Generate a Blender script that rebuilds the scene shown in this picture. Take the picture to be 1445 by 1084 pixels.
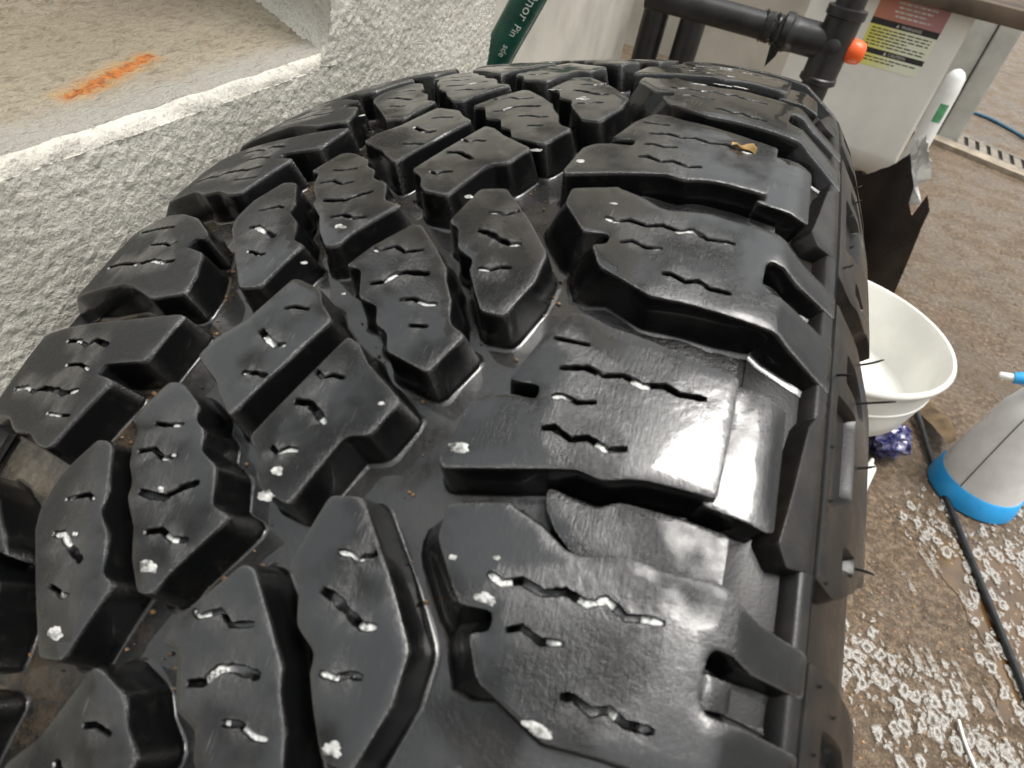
import bpy, bmesh, math, random
from mathutils import Vector, Matrix, noise
from mathutils.geometry import delaunay_2d_cdt
random.seed(7)
for o in list(bpy.data.objects): bpy.data.objects.remove(o)
scn = bpy.context.scene
col = scn.collection
R_ = math.radians

# ------------------------------------------------------------------ camera
cam_d = bpy.data.cameras.new('camera'); cam = bpy.data.objects.new('camera', cam_d); col.objects.link(cam)
cam_d.sensor_width = 36.0; cam_d.lens = 24.136; cam_d.clip_start = 0.01; cam_d.clip_end = 200
rc = Matrix(((0.90621, -0.37333, 0.1985), (0.38827, 0.54886, -0.74027), (0.16742, 0.74791, 0.64234)))
cam.matrix_world = Matrix.Translation((-0.01659, -0.26182, 0.86787)) @ rc.to_4x4()
cam_d.dof.use_dof = True; cam_d.dof.focus_distance = 0.30; cam_d.dof.aperture_fstop = 26
scn.camera = cam
# ------------------------------------------------------------------ light: soft overcast daylight from above right
SUN_EL, SUN_AZ = 73.0, 86.0          # azimuth: degrees from +Y towards +X
w = bpy.data.worlds.new('World'); scn.world = w; w.use_nodes = True
wn = w.node_tree.nodes; wl = w.node_tree.links
sky = wn.new('ShaderNodeTexSky'); sky.sky_type = 'NISHITA'; sky.sun_disc = False
sky.sun_elevation = R_(SUN_EL); sky.sun_rotation = R_(SUN_AZ)
sky.air_density = 3.2; sky.dust_density = 5.0; sky.ozone_density = 1.0
hsv = wn.new('ShaderNodeHueSaturation'); hsv.inputs['Saturation'].default_value = 0.16
wl.new(sky.outputs[0], hsv.inputs['Color']); wl.new(hsv.outputs[0], wn['Background'].inputs[0])
wn['Background'].inputs[1].default_value = 0.08
sd = bpy.data.lights.new('sun', 'SUN'); sd.energy = 1.5; sd.angle = R_(31); sd.color = (1, .97, .92)
sun = bpy.data.objects.new('sun', sd); col.objects.link(sun)
sdir = Vector((math.sin(R_(SUN_AZ)) * math.cos(R_(SUN_EL)), math.cos(R_(SUN_AZ)) * math.cos(R_(SUN_EL)), math.sin(R_(SUN_EL))))
sun.rotation_euler = sdir.to_track_quat('Z', 'Y').to_euler()
scn.view_settings.view_transform = 'Standard'; scn.view_settings.look = 'None'
scn.view_settings.gamma = 1.0; scn.view_settings.exposure = 1.22

# ------------------------------------------------------------------ helpers
def tag(o, label, cat, group=None, kind=None):
    if label: o['label'] = label
    if cat: o['category'] = cat
    if group: o['group'] = group
    if kind: o['kind'] = kind
    return o
def empty(name, loc=(0, 0, 0)):
    o = bpy.data.objects.new(name, None); col.objects.link(o); o.location = loc
    o.empty_display_size = .02; return o
def obj(name, mesh, mats=(), parent=None, smooth=None):
    if isinstance(mesh, bmesh.types.BMesh):
        me = bpy.data.meshes.new(name); mesh.to_mesh(me); mesh.free(); mesh = me
    o = bpy.data.objects.new(name, mesh); col.objects.link(o)
    for m in (mats if isinstance(mats, (list, tuple)) else [mats]): mesh.materials.append(m)
    if smooth is not None:
        mesh.polygons.foreach_set('use_smooth', [True] * len(mesh.polygons))
        mesh.set_sharp_from_angle(angle=R_(smooth))
    if parent: o.parent = parent
    return o
def box(bm, x0, x1, y0, y1, z0, z1):
    vs = [bm.verts.new(p) for p in ((x0,y0,z0),(x1,y0,z0),(x1,y1,z0),(x0,y1,z0),(x0,y0,z1),(x1,y0,z1),(x1,y1,z1),(x0,y1,z1))]
    for f in ((3,2,1,0),(4,5,6,7),(0,1,5,4),(1,2,6,5),(2,3,7,6),(3,0,4,7)): bm.faces.new([vs[i] for i in f])
    return vs
def bevel(bm, r, seg=3):
    bmesh.ops.bevel(bm, geom=list(bm.edges), offset=r, segments=seg, affect='EDGES', profile=.5)
def tube(bm, pts, rad, seg=16, caps=True):
    pts = [Vector(p) for p in pts]; rings = []
    if not isinstance(rad, (list, tuple)): rad = [rad] * len(pts)
    prev = None
    for i, p in enumerate(pts):
        t = (pts[min(i+1, len(pts)-1)] - pts[max(i-1, 0)]).normalized()
        if prev is None:
            a = t.orthogonal().normalized()
        else:
            a = (prev - prev.dot(t) * t).normalized()
        prev = a; b = t.cross(a)
        rings.append([bm.verts.new(p + rad[i] * (math.cos(k/seg*2*math.pi) * a + math.sin(k/seg*2*math.pi) * b)) for k in range(seg)])
    for i in range(len(rings)-1):
        for k in range(seg): bm.faces.new((rings[i][k], rings[i][(k+1)%seg], rings[i+1][(k+1)%seg], rings[i+1][k]))
    if caps: bm.faces.new(rings[0][::-1]); bm.faces.new(rings[-1])
    return rings
def lathe(bm, prof, c=(0, 0, 0), seg=48):
    rings = [[bm.verts.new((c[0]+r*math.cos(k/seg*2*math.pi), c[1]+r*math.sin(k/seg*2*math.pi), c[2]+z)) for k in range(seg)] for r, z in prof]
    for i in range(len(rings)-1):
        for k in range(seg): bm.faces.new((rings[i][k], rings[i][(k+1)%seg], rings[i+1][(k+1)%seg], rings[i+1][k]))
    return rings
_ib = bmesh.new(); bmesh.ops.create_icosphere(_ib, subdivisions=1, radius=1.); _ib.verts.index_update()
ICO_V = [v_.co.copy() for v_ in _ib.verts]; ICO_F = [[v_.index for v_ in f.verts] for f in _ib.faces]; _ib.free()
def grains(name, items, mat):
    """many small rough grains in one mesh: items = (centre, radius, squash)"""
    V, Fc = [], []
    for c, r, sq in items:
        n0 = len(V)
        for q in ICO_V:
            p = q*(r*(1+.45*noise.noise(q*1.3+c*45))); V.append((c.x+p.x*1.2, c.y+p.y, c.z+p.z*sq))
        Fc += [[n0+i for i in f] for f in ICO_F]
    me = bpy.data.meshes.new(name); me.from_pydata(V, [], Fc)
    return obj(name, me, mat, smooth=60)
def spline(pts, n=8):
    P = [Vector(p) for p in pts]; out = []
    for i in range(len(P)-1):
        p0, p1, p2, p3 = P[max(i-1,0)], P[i], P[i+1], P[min(i+2,len(P)-1)]
        for k in range(n):
            t = k/n
            out.append(.5*((2*p1)+(p2-p0)*t+(2*p0-5*p1+4*p2-p3)*t*t+(3*p1-p0-3*p2+p3)*t**3))
    out.append(P[-1]); return out

# ------------------------------------------------------------------ materials
class NB:
    def __init__(s, name):
        s.m = bpy.data.materials.new(name); s.m.use_nodes = True; s.t = s.m.node_tree; s.n = s.t.nodes
        s.b = s.n['Principled BSDF']
    def new(s, t, **kw):
        n = s.n.new(t)
        for k, v in kw.items(): setattr(n, k, v)
        return n
    def ln(s, a, b): s.t.links.new(a, b)
    def val(s, x, sock):
        if hasattr(x, 'type') and hasattr(x, 'links'): s.ln(x, sock)
        else: sock.default_value = x
    def coords(s, rnd=False, scale=(1,1,1), kind='Object'):
        tc = s.new('ShaderNodeTexCoord'); o = tc.outputs[kind]
        if rnd:
            oi = s.new('ShaderNodeObjectInfo'); ml = s.new('ShaderNodeMath', operation='MULTIPLY'); s.ln(oi.outputs['Random'], ml.inputs[0]); ml.inputs[1].default_value = 37.0
            ad = s.new('ShaderNodeVectorMath', operation='ADD'); s.ln(o, ad.inputs[0]); s.ln(ml.outputs[0], ad.inputs[1]); o = ad.outputs[0]
        if scale != (1,1,1):
            mp = s.new('ShaderNodeMapping'); mp.inputs['Scale'].default_value = scale; s.ln(o, mp.inputs['Vector']); o = mp.outputs[0]
        return o
    def noise(s, vec, scale, detail=4, rough=.55, dist=0):
        n = s.new('ShaderNodeTexNoise'); s.ln(vec, n.inputs['Vector']); n.inputs['Scale'].default_value = scale
        n.inputs['Detail'].default_value = detail; n.inputs['Roughness'].default_value = rough; n.inputs['Distortion'].default_value = dist
        return n.outputs['Fac']
    def vor(s, vec, scale, feature='F1'):
        n = s.new('ShaderNodeTexVoronoi', feature=feature); s.ln(vec, n.inputs['Vector']); n.inputs['Scale'].default_value = scale
        return n.outputs['Distance']
    def ramp(s, f, a, b, lo=0., hi=1., smooth=True):
        n = s.new('ShaderNodeMapRange', interpolation_type='SMOOTHSTEP' if smooth else 'LINEAR'); s.ln(f, n.inputs['Value'])
        n.inputs['From Min'].default_value = a; n.inputs['From Max'].default_value = b; n.inputs['To Min'].default_value = lo; n.inputs['To Max'].default_value = hi
        return n.outputs['Result']
    def math(s, op, a, b=None, clamp=False):
        n = s.new('ShaderNodeMath', operation=op, use_clamp=clamp); s.val(a, n.inputs[0])
        if b is not None: s.val(b, n.inputs[1])
        return n.outputs[0]
    def mix(s, f, a, b):
        n = s.new('ShaderNodeMix', data_type='RGBA'); s.val(f, n.inputs[0]); 
        for x, i in ((a, 6), (b, 7)):
            if isinstance(x, tuple): n.inputs[i].default_value = (*x[:3], 1)
            else: s.ln(x, n.inputs[i])
        return n.outputs[2]
    def mixf(s, f, a, b):
        n = s.new('ShaderNodeMix', data_type='FLOAT'); s.val(f, n.inputs[0]); s.val(a, n.inputs[2]); s.val(b, n.inputs[3]); return n.outputs[0]
    def sep(s, v):
        n = s.new('ShaderNodeSeparateXYZ'); s.ln(v, n.inputs[0]); return n.outputs
    def bump(s, h, strength=.3, dist=.001, normal=None):
        n = s.new('ShaderNodeBump'); s.ln(h, n.inputs['Height']); n.inputs['Strength'].default_value = strength; n.inputs['Distance'].default_value = dist
        if normal is not None: s.ln(normal, n.inputs['Normal'])
        return n.outputs[0]
    def set(s, **kw):
        names = dict(color='Base Color', rough='Roughness', metal='Metallic', normal='Normal', coat='Coat Weight', coatr='Coat Roughness', coatn='Coat Normal', spec='Specular IOR Level', ior='IOR', trans='Transmission Weight', alpha='Alpha', sss='Subsurface Weight')
        for k, v in kw.items():
            k = names[k]
            if isinstance(v, tuple): s.b.inputs[k].default_value = (*v[:3], 1)
            else: s.val(v, s.b.inputs[k])
        return s.m
def plain(name, color, rough=.5, nscale=40, var=.15, bumps=.15, bscale=300, metal=0., coat=0.):
    b = NB(name); v = b.coords(); n = b.noise(v, nscale, 5)
    c2 = tuple(max(0, x*(1-var*2)) for x in color); c1 = tuple(min(1, x*(1+var)) for x in color)
    return b.set(color=b.mix(b.ramp(n, .3, .7), c2, c1), rough=b.ramp(b.noise(v, nscale*2.3, 4), .3, .7, max(.02, rough-.1), min(1, rough+.1)),
                 normal=b.bump(b.noise(v, bscale, 4), bumps, .001), metal=metal, coat=coat)

def rubber_mat():
    b = NB('wet_rubber'); raw = b.coords(); v = b.coords(True)
    x, y, z = b.sep(raw)
    # how far the face looks outwards from the axle: water lies and dries on the block tops; flanks lose reflectance to stand in for shade
    geo = b.new('ShaderNodeNewGeometry'); vt = b.new('ShaderNodeVectorTransform', vector_type='NORMAL', convert_from='WORLD', convert_to='OBJECT'); b.ln(geo.outputs['Normal'], vt.inputs[0])
    cx = b.new('ShaderNodeCombineXYZ'); b.ln(y, cx.inputs[1]); b.ln(z, cx.inputs[2]); nr = b.new('ShaderNodeVectorMath', operation='NORMALIZE'); b.ln(cx.outputs[0], nr.inputs[0])
    dt = b.new('ShaderNodeVectorMath', operation='DOT_PRODUCT'); b.ln(vt.outputs[0], dt.inputs[0]); b.ln(nr.outputs[0], dt.inputs[1]); topn = b.ramp(dt.outputs['Value'], .78, .92)
    dry = b.ramp(b.math('ADD', x, b.math('MULTIPLY', b.noise(v, 60, 3), .02)), -.045, -.020, 1, 0)
    dry = b.math('MULTIPLY', dry, topn)      # the lugs by the wall have drained and dried
    big = b.noise(v, 45, 3, .5); wetm = b.ramp(b.math('ADD', big, b.math('MULTIPLY', b.math('SUBTRACT', b.noise(v, 220, 4, .6), .5), .10)), .33, .54)                # pooled film against thin film
    fine = b.noise(v, 2600, 3, .6); mid = b.noise(v, 620, 5, .62, .3)
    vs = b.coords(True, (1800, 240, 240)); scr = b.noise(vs, 1., 3, .7)
    wetm = b.mixf(topn, 1., wetm)
    film = b.math('MULTIPLY', wetm, b.math('SUBTRACT', 1., dry))
    rough = b.mixf(film, b.ramp(mid, .3, .7, .18, .34), b.ramp(mid, .3, .7, .10, .22))
    rough = b.mixf(dry, rough, b.ramp(mid, .3, .7, .42, .55))
    h = b.math('ADD', b.math('MULTIPLY', fine, .55), b.math('MULTIPLY', mid, 1.0))
    h = b.math('ADD', h, b.math('MULTIPLY', scr, .9))
    st = b.mixf(film, .40, .17)
    edge = b.ramp(geo.outputs['Pointiness'], .515, .565)                      # rubbed, crumbly block edges, with edge sparkle partly painted into the colour
    st = b.math('ADD', st, b.math('MULTIPLY', edge, .55))
    bm_ = b.new('ShaderNodeBump'); b.ln(h, bm_.inputs['Height']); b.ln(st, bm_.inputs['Strength']); bm_.inputs['Distance'].default_value = .0007
    cb_ = b.new('ShaderNodeBump'); b.ln(b.math('ADD', b.math('MULTIPLY', mid, .6), b.math('MULTIPLY', b.noise(v, 120, 2), 1.2)), cb_.inputs['Height']); b.ln(b.math('ADD', b.math('MULTIPLY', edge, .6), .035), cb_.inputs['Strength']); cb_.inputs['Distance'].default_value = .0007
    dust = b.math('MULTIPLY', b.ramp(b.noise(v, 120, 5, .65), .55, .82), .3)
    base = b.mix(dry, (.0035, .0037, .0038), (.013, .013, .0125))
    base = b.mix(dust, base, (.035, .031, .026))
    sc = b.math('MULTIPLY', b.ramp(b.noise(b.coords(True, (2600, 130, 130)), 1., 2, .5), .66, .72), b.ramp(b.noise(v, 70, 2), .5, .62)); sc = b.math('MULTIPLY', sc, topn)
    base = b.mix(b.math('MULTIPLY', sc, .6), base, (.09, .09, .085)); rough = b.mixf(b.math('MULTIPLY', sc, .6), rough, .5)
    base = b.mix(b.math('MULTIPLY', b.math('MULTIPLY', edge, b.ramp(fine, .4, .6)), .5), base, (.075, .073, .068)); rough = b.mixf(edge, rough, .16)
    return b.set(color=base, rough=rough, normal=bm_.outputs[0], coat=b.math('MAXIMUM', b.math('MULTIPLY', film, b.mixf(topn, .25, 1.)), b.math('MULTIPLY', edge, .9)), coatr=.04, spec=b.mixf(edge, b.mixf(topn, .25, b.mixf(film, .38, .5)), .6), coatn=cb_.outputs[0])
def groove_mat():
    b = NB('wet_groove_rubber'); raw = b.coords(); x = b.sep(raw)[0]
    n1 = b.noise(raw, 60, 4, .6); n2 = b.noise(raw, 700, 5, .7)
    mud = b.math('MULTIPLY', b.ramp(x, -.1, .02, 1, .10), b.ramp(b.math('ADD', n1, b.math('MULTIPLY', b.math('SUBTRACT', n2, .5), .5)), .42, .66))
    wet = b.ramp(b.noise(raw, 38, 3), .36, .54)
    c = b.mix(mud, (.006, .006, .006), (.07, .05, .03))
    return b.set(color=c, rough=b.mixf(wet, b.ramp(n2, .3, .7, .15, .4), .08), coat=wet, coatr=.03,
                 normal=b.bump(n2, .3, .0012), coatn=b.bump(n1, .05, .002))
def foam_mat():
    b = NB('soapy_water'); v = b.coords(True); n = b.noise(v, 300, 4, .65); sp = b.noise(v, 1800, 3)
    f = b.ramp(n, .36, .46)
    c = b.mix(f, (.012, .012, .011), b.mix(b.ramp(sp, .4, .6), (.42, .425, .41), (.72, .73, .70)))
    return b.set(color=c, rough=b.mixf(f, .05, .3), coat=1., coatr=.05, normal=b.bump(b.math('ADD', n, b.math('MULTIPLY', sp, .3)), .6, .002))
RUB, GROOVE, FOAM = rubber_mat(), groove_mat(), foam_mat()
for _m in (RUB, GROOVE): _m.node_tree.nodes['Principled BSDF'].inputs['Coat IOR'].default_value = 1.6
def side_mat():
    b = NB('sidewall_rubber'); v = b.coords(); n = b.noise(v, 40, 4); f = b.noise(v, 1300, 3)
    d = b.ramp(b.noise(v, 90, 5, .6), .4, .75)
    return b.set(color=b.mix(d, (.007, .007, .007), (.020, .0165, .0135)), rough=b.ramp(n, .3, .7, .25, .45), normal=b.bump(f, .12, .0006), coat=.08, coatr=.1, spec=.3)
SIDE = side_mat()

# ------------------------------------------------------------------ the tyre, in its own frame: axle along X, millimetres across / degrees round
MT = Matrix(((0.95877, -0.0687, -0.27575), (0.03747, 0.99243, -0.11697), (0.2817, 0.10181, 0.95409)))
tyre = empty('tyre'); tyre.matrix_world = Matrix.Translation((0, 0, .4018)) @ MT.to_4x4()
tag(tyre, 'big black wet off-road tyre with chunky tread leaning against the stucco wall', 'tyre')
DEG = 400 * math.pi / 180
TAB = [(x, 400*(1-.1858767*(x/400)**2-3.81989892*(x/400)**4)) for x in range(0, 107, 2)]
TAB += [(110.5,382.7),(117,376.4),(120,373.2),(127,360),(134,338),(138,315),(140,295),(138,265),(130,238),(120,222),(112,216)]
TU = [0.]
for a, b_ in zip(TAB, TAB[1:]): TU.append(TU[-1] + math.hypot(b_[0]-a[0], b_[1]-a[1]))
import bisect
def prof_raw(u):
    s = 1 if u >= 0 else -1; u = min(abs(u), TU[-1]-1e-6); i = max(0, min(len(TU)-2, bisect.bisect_right(TU, u)-1))
    t = (u-TU[i])/(TU[i+1]-TU[i]); a, b_ = TAB[i], TAB[i+1]
    return s*(a[0]+(b_[0]-a[0])*t), a[1]+(b_[1]-a[1])*t
def prof(u):
    acc = [0., 0.]
    for d in (-1.0, -.5, 0, .5, 1.0):
        x, r = prof_raw(u+d); acc[0] += x/5; acc[1] += r/5
    x0, r0 = prof_raw(u-1.4); x1, r1 = prof_raw(u+1.4); tx, tr = x1-x0, r1-r0; L = math.hypot(tx, tr)
    return acc[0], acc[1], -tr/L, tx/L
def P3(s, u, h):                        # s mm round the tread (0 at 22 deg before the crown), u mm across, h mm above the tread face
    x, r, nx, nr = prof(u); th = s/DEG*math.pi/180 - R_(22)
    x += nx*h; r += nr*h
    return Vector((x, r*math.sin(th), r*math.cos(th)))*.001
def depth(u):
    u = abs(u)
    for a, b_, d0, d1 in ((0,96,11.5,11.5),(96,112,11.5,8.5),(112,123,8.5,4.5),(123,130,4.5,4.),(130,999,4.,4.)):
        if u <= b_: return d0+(d1-d0)*(u-a)/(b_-a)

def rounded(poly, r=1.4, step=3.6):
    n = len(poly); out = []
    area = sum(poly[i][0]*poly[(i+1)%n][1]-poly[(i+1)%n][0]*poly[i][1] for i in range(n))
    P = [Vector(p) for p in (poly if area > 0 else poly[::-1])]
    for i in range(n):
        a, b_, c = P[i-1], P[i], P[(i+1)%n]; d0 = (a-b_); d1 = (c-b_); l0, l1 = d0.length, d1.length
        k = min(r, .35*l0, .35*l1); p0 = b_+d0*(k/l0); p2 = b_+d1*(k/l1)
        ang = d0.angle(d1)
        if ang > 2.75: out.append(b_.copy())
        else:
            m = (p0+p2)*.25+b_*.5; out += [p0, m, p2]
    res = []
    for i in range(len(out)):
        a, b_ = out[i], out[(i+1)%len(out)]; L = (b_-a).length; k = max(1, math.ceil(L/step))
        for j in range(k): res.append(a+(b_-a)*(j/k))
    return res
def offset(poly, d):                    # d > 0 grows the polygon
    n = len(poly); out = []
    for i in range(n):
        a, b_, c = poly[i-1], poly[i], poly[(i+1)%n]; e0 = (b_-a).normalized(); e1 = (c-b_).normalized()
        n0 = Vector((e0.y, -e0.x)); n1 = Vector((e1.y, -e1.x)); m = n0+n1
        L = m.length
        if L < 1e-4: out.append(b_+n0*d); continue
        m /= L; out.append(b_+m*(d/max(.55, m.dot(n0))))
    return out
def inside(p, poly):
    x, y = p[0], p[1]; c = False; n = len(poly); j = n-1
    for i in range(n):
        xi, yi = poly[i]; xj, yj = poly[j]
        if (yi > y) != (yj > y) and x < (xj-xi)*(y-yi)/(yj-yi)+xi: c = not c
        j = i
    return c
def segd(p, a, b_):
    ab = b_-a; L = ab.length_squared; t = 0 if L == 0 else max(0, min(1, (p-a).dot(ab)/L)); return (p-a-ab*t).length
def resample(pl, step):
    P = [Vector(p) for p in pl]; out = [P[0]]
    for a, b_ in zip(P, P[1:]):
        k = max(1, round((b_-a).length/step))
        for j in range(1, k+1): out.append(a+(b_-a)*(j/k))
    return out

def make_block(outline, sipes=(), holes=(), htop=None, base=None, bev=.95, draft=.13, grid=3.4, seed=0, rnd=1.4, fillet=True, flare=None):
    """tread piece from its outline (deg, mm); sipes: (polyline, width mm); holes: (outline, depth mm). Returns bmesh in tyre frame."""
    rg = random.Random(seed); nz = Vector((seed*7.1, 3.3, 1.7))
    H = htop or (lambda s, u: 0.); B = base or (lambda u: depth(u))
    def top(s, u): return H(s, u)+.10*noise.noise(Vector((s*.09, u*.09, 0))+nz)+.05*noise.noise(Vector((s*.35, u*.35, 5))+nz)
    poly = rounded([(a*DEG, u) for a, u in outline], rnd)
    jit = [.16*noise.noise(Vector((p.x*.5, p.y*.5, 9))+nz) for p in poly]
    ctr = sum((p for p in poly), Vector((0, 0)))/len(poly)
    inn = offset(poly, -bev); mid = offset(poly, -bev*.32); o0 = poly
    bm = bmesh.new()
    def ring(pts, hf): return [bm.verts.new(P3(p.x, p.y, hf(p))) for p in pts]
    # loops for the top
    hl = []                              # (loop of 2D points, left, right)
    for pl, wd in sipes:
        c = resample([(a*DEG, u) for a, u in pl], .9); L, Rr = [], []
        for i, p in enumerate(c):
            t = (c[min(i+1, len(c)-1)]-c[max(i-1, 0)]).normalized(); nn = Vector((-t.y, t.x))
            hw = wd*.40*(.55 if i in (0, len(c)-1) else 1)*rg.uniform(.78, 1.2)
            L.append(p+nn*hw); Rr.append(p-nn*hw)
        hl.append((L, Rr))
    pts = [p for p in inn]; edges = [(i, (i+1)%len(inn)) for i in range(len(inn))]
    loops = []
    for L, Rr in hl:
        lp = Rr+L[::-1]; big = offset(lp, .3); st = len(pts); pts += big
        edges += [(st+i, st+(i+1)%len(big)) for i in range(len(big))]; loops.append((st, lp, big, len(Rr)))
    hloops = []
    for ho, hd in holes:
        lp = rounded([(a*DEG, u) for a, u in ho], 1.2, 2.5); st = len(pts); pts += lp
        edges += [(st+i, st+(i+1)%len(lp)) for i in range(len(lp))]; hloops.append((st, lp, hd))
    nb = len(pts); segs = [(pts[a], pts[b_]) for a, b_ in edges]
    xs = [p.x for p in inn]; ys = [p.y for p in inn]; y = min(ys)
    while y < max(ys):
        x = min(xs)
        while x < max(xs):
            q = Vector((x+rg.uniform(-.8, .8), y+rg.uniform(-.8, .8))); x += grid
            if inside(q, inn) and not any(inside(q, l[2]) for l in loops) and not any(inside(q, l[1]) for l in hloops) and min(segd(q, a, b_) for a, b_ in segs) > .9: pts.append(q)
        y += grid
    vo, eo, fo, ov, oe, of = delaunay_2d_cdt(pts, edges, [], 0, 1e-4)
    vert = [bm.verts.new(P3(p.x, p.y, top(p.x, p.y))) for p in vo]
    for f in fo:
        c = (vo[f[0]]+vo[f[1]]+vo[f[2]])/3
        if inside(c, inn) and not any(inside(c, l[2]) for l in loops) and not any(inside(c, l[1]) for l in hloops): 
            try: bm.faces.new([vert[i] for i in f])
            except ValueError: pass
    look = {}
    for i, src in enumerate(ov):
        for k in src: look[k] = vert[i]
    def skirt(ra, rb, mi=0):
        n = len(ra)
        for i in range(n):
            try:
                f = bm.faces.new((ra[i], rb[i], rb[(i+1)%n], ra[(i+1)%n])); f.material_index = mi
            except ValueError: pass
    tr = [look[i] for i in range(len(inn))]
    r1 = ring(mid, lambda p: top(p.x, p.y)-bev*.26); r2 = ring([p+(p-ctr).normalized()*j for p, j in zip(o0, jit)], lambda p: top(p.x, p.y)-bev*.95)
    skirt(tr, r1); skirt(r1, r2); r3 = ring([p+(p-ctr).normalized()*j for p, j in zip(offset(poly, .08), jit)], lambda p: top(p.x, p.y)-bev*.95-.45); skirt(r2, r3); last = r3
    D = [max(1.5, B(p.y)+H(p.x, p.y)*1.0) for p in poly]
    dm = sum(D)/len(D)
    nrm = [a-p for a, p in zip(offset(poly, 1.), poly)]; fl = [flare(p) if flare else 0. for p in poly]
    def off2(d, fr): return [a+n_*(f_*fr) for a, n_, f_ in zip(offset(poly, d), nrm, fl)]
    specs = [(.5*dm*draft, .5, 0.), (.86*dm*draft, .86, 0.), (.92*dm*draft, .92, 0.)]
    for off, fr, ex in specs:
        q = off2(off, fr); rr = [bm.verts.new(P3(a.x, a.y, H(p.x, p.y)-d*fr)) for a, p, d in zip(q, poly, D)]
        skirt(last, rr); last = rr
    if fillet:
        for off, dh in ((dm*draft+.15, .32), (dm*draft+.6, .06), (dm*draft+1.5, -.12), (dm*draft+1.7, -1.2)):
            q = off2(off, 1.); rr = [bm.verts.new(P3(a.x, a.y, H(p.x, p.y)-d+dh)) for a, p, d in zip(q, poly, D)]
            skirt(last, rr, 2 if dh < .3 else 0); last = rr
    else:
        q = offset(poly, dm*draft); rr = [bm.verts.new(P3(a.x, a.y, H(p.x, p.y)-d-1)) for a, p, d in zip(q, poly, D)]
        skirt(last, rr)
    for st, lp, big, nr in loops:
        n = len(lp); t0 = [look[st+i] for i in range(n)]
        t1 = [bm.verts.new(P3(p.x, p.y, top(p.x, p.y)-.38)) for p in lp]
        lev = [.75+3.2*max(0, min(1, .42+1.5*noise.noise(Vector((p.x*.17, p.y*.17, 2))+nz))) for p in lp]
        lev2 = [(lev[i]+lev[n-1-i])*.5 for i in range(n)]
        t2 = [bm.verts.new(P3(p.x, p.y, -l)) for p, l in zip(lp, lev2)]
        skirt(t1, t0); skirt(t2, t1)
        for i in range(nr-1):
            try: f = bm.faces.new((t2[i], t2[i+1], t2[n-2-i], t2[n-1-i])); f.material_index = 1 if (lev2[i]+lev2[i+1]) < 3.0 else 0
            except ValueError: pass
    for st, lp, hd in hloops:
        n = len(lp); t0 = [look[st+i] for i in range(n)]; i1 = offset(lp, -.6); i2 = offset(lp, -1.4)
        t1 = [bm.verts.new(P3(p.x, p.y, H(p.x, p.y)-.7)) for p in i1]; t2 = [bm.verts.new(P3(p.x, p.y, H(p.x, p.y)-hd)) for p in i2]
        skirt(t1, t0); skirt(t2, t1)
        try: bm.faces.new(t2)
        except ValueError: pass
    bmesh.ops.recalc_face_normals(bm, faces=bm.faces)
    return bm

K = dict(o=[(1.45,22.9),(1.61,30.7),(.92,34.7),(-.26,41.6),(-1.15,46.1),(-2.12,50.8),(-3.53,50.6),(-5.35,46.5),(-5.28,40.1),(-4.31,35.8),(-3.41,32.4),(-2.89,32),(-2.37,26.4),(-1.25,23.5),(-.87,19.5)],
 s=[([(-.13,29.8),(-.11,32.8),(-.22,34.6),(.03,37.6),(.2,38.5)],1.1),([(-1.25,29.3),(-1.38,32.9),(-1.71,37.2),(-1.88,40),(-1.82,42.8)],1.9),([(-3.3,34.8),(-3.31,38.1),(-3.12,40.6),(-3.1,43.1)],1.3)])
I = dict(o=[(-1.09,9.5),(-1.14,12.6),(-2.35,20.4),(-3.07,24.5),(-3.41,26.6),(-4.04,28.2),(-4.91,31.9),(-5.63,33.4),(-5.99,34.7),(-6.34,39.3),(-8.09,33.9),(-7.46,21.1),(-6.73,19.2),(-6.41,14.9),(-5.62,12.9),(-5.32,6.6),(-3.92,2.4),(-3.8,-2.8),(-2.62,1.2)],
 s=[([(-2.74,1.5+1),(-2.86,4.4),(-2.54,8.8),(-2.82,12.4),(-2.62,17.3)],1.1),([(-4.59,7.5),(-4.42,11.1),(-3.99,13.4),(-3.85,16.1),(-3.83,22.6)],1.9),([(-5.2,18.2),(-5.09,21.8),(-5.26,25.8),(-5.21,28.5)],1.2),([(-6.29,24.1),(-6.23,28.9)],1.0)])
G = dict(o=[(4.24,-35.1),(4.32,-32.3),(4.17,-28.8),(3.56,-21.4),(2.97,-19.9),(2.66,-15.7),(1.98,-14.1),(1.56,-7.7),(.32,-4),(.12,2),(-2.05,-7.3),(-2.68,-9),(-2.8,-13.2),(-1.9,-18.7),(-1.39,-20.8),(-.97,-22.4),(-.1,-28.5),(.38,-29.1),(.99,-32.8),(1.6,-34.8),(2.34,-36.3),(2.55,-40.3)],
 s=[([(2.58,-31.5),(2.59,-27.8),(2.71,-22.9)],1.1),([(1.48,-31.9),(1.68,-27.6),(1.42,-23.5),(1.6,-19.9)],1.2),([(.19,-25.7),(.15,-21.1),(.2,-17.5),(.67,-13.7),(.9,-10.4)],1.7),([(-1,-18.3),(-.81,-14.2),(-1.01,-10.3),(-.89,-6.2)],1.3)])
F = dict(o=[(1.65,-47.1),(1.68,-43.9),(1.55,-41),(-.01,-34.7),(-.67,-33.9),(-1.35,-28.2),(-2.47,-24.8),(-2.7,-20.3),(-5.21,-25),(-5.36,-32),(-3.68,-41.3),(-1.87,-51.4),(-1.12,-53.6),(.21,-53)],
 s=[([(-.62,-46.1),(-.44,-42.9),(-.29,-39.9),(-.4,-37.6)],1.0),([(-1.79,-44.5),(-1.74,-41.6),(-2.08,-36.8),(-2.35,-32.2)],1.9),([(-3.32,-37.8),(-3.37,-35.1),(-3.48,-33.1),(-3.42,-31.1)],1.1)])
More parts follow.
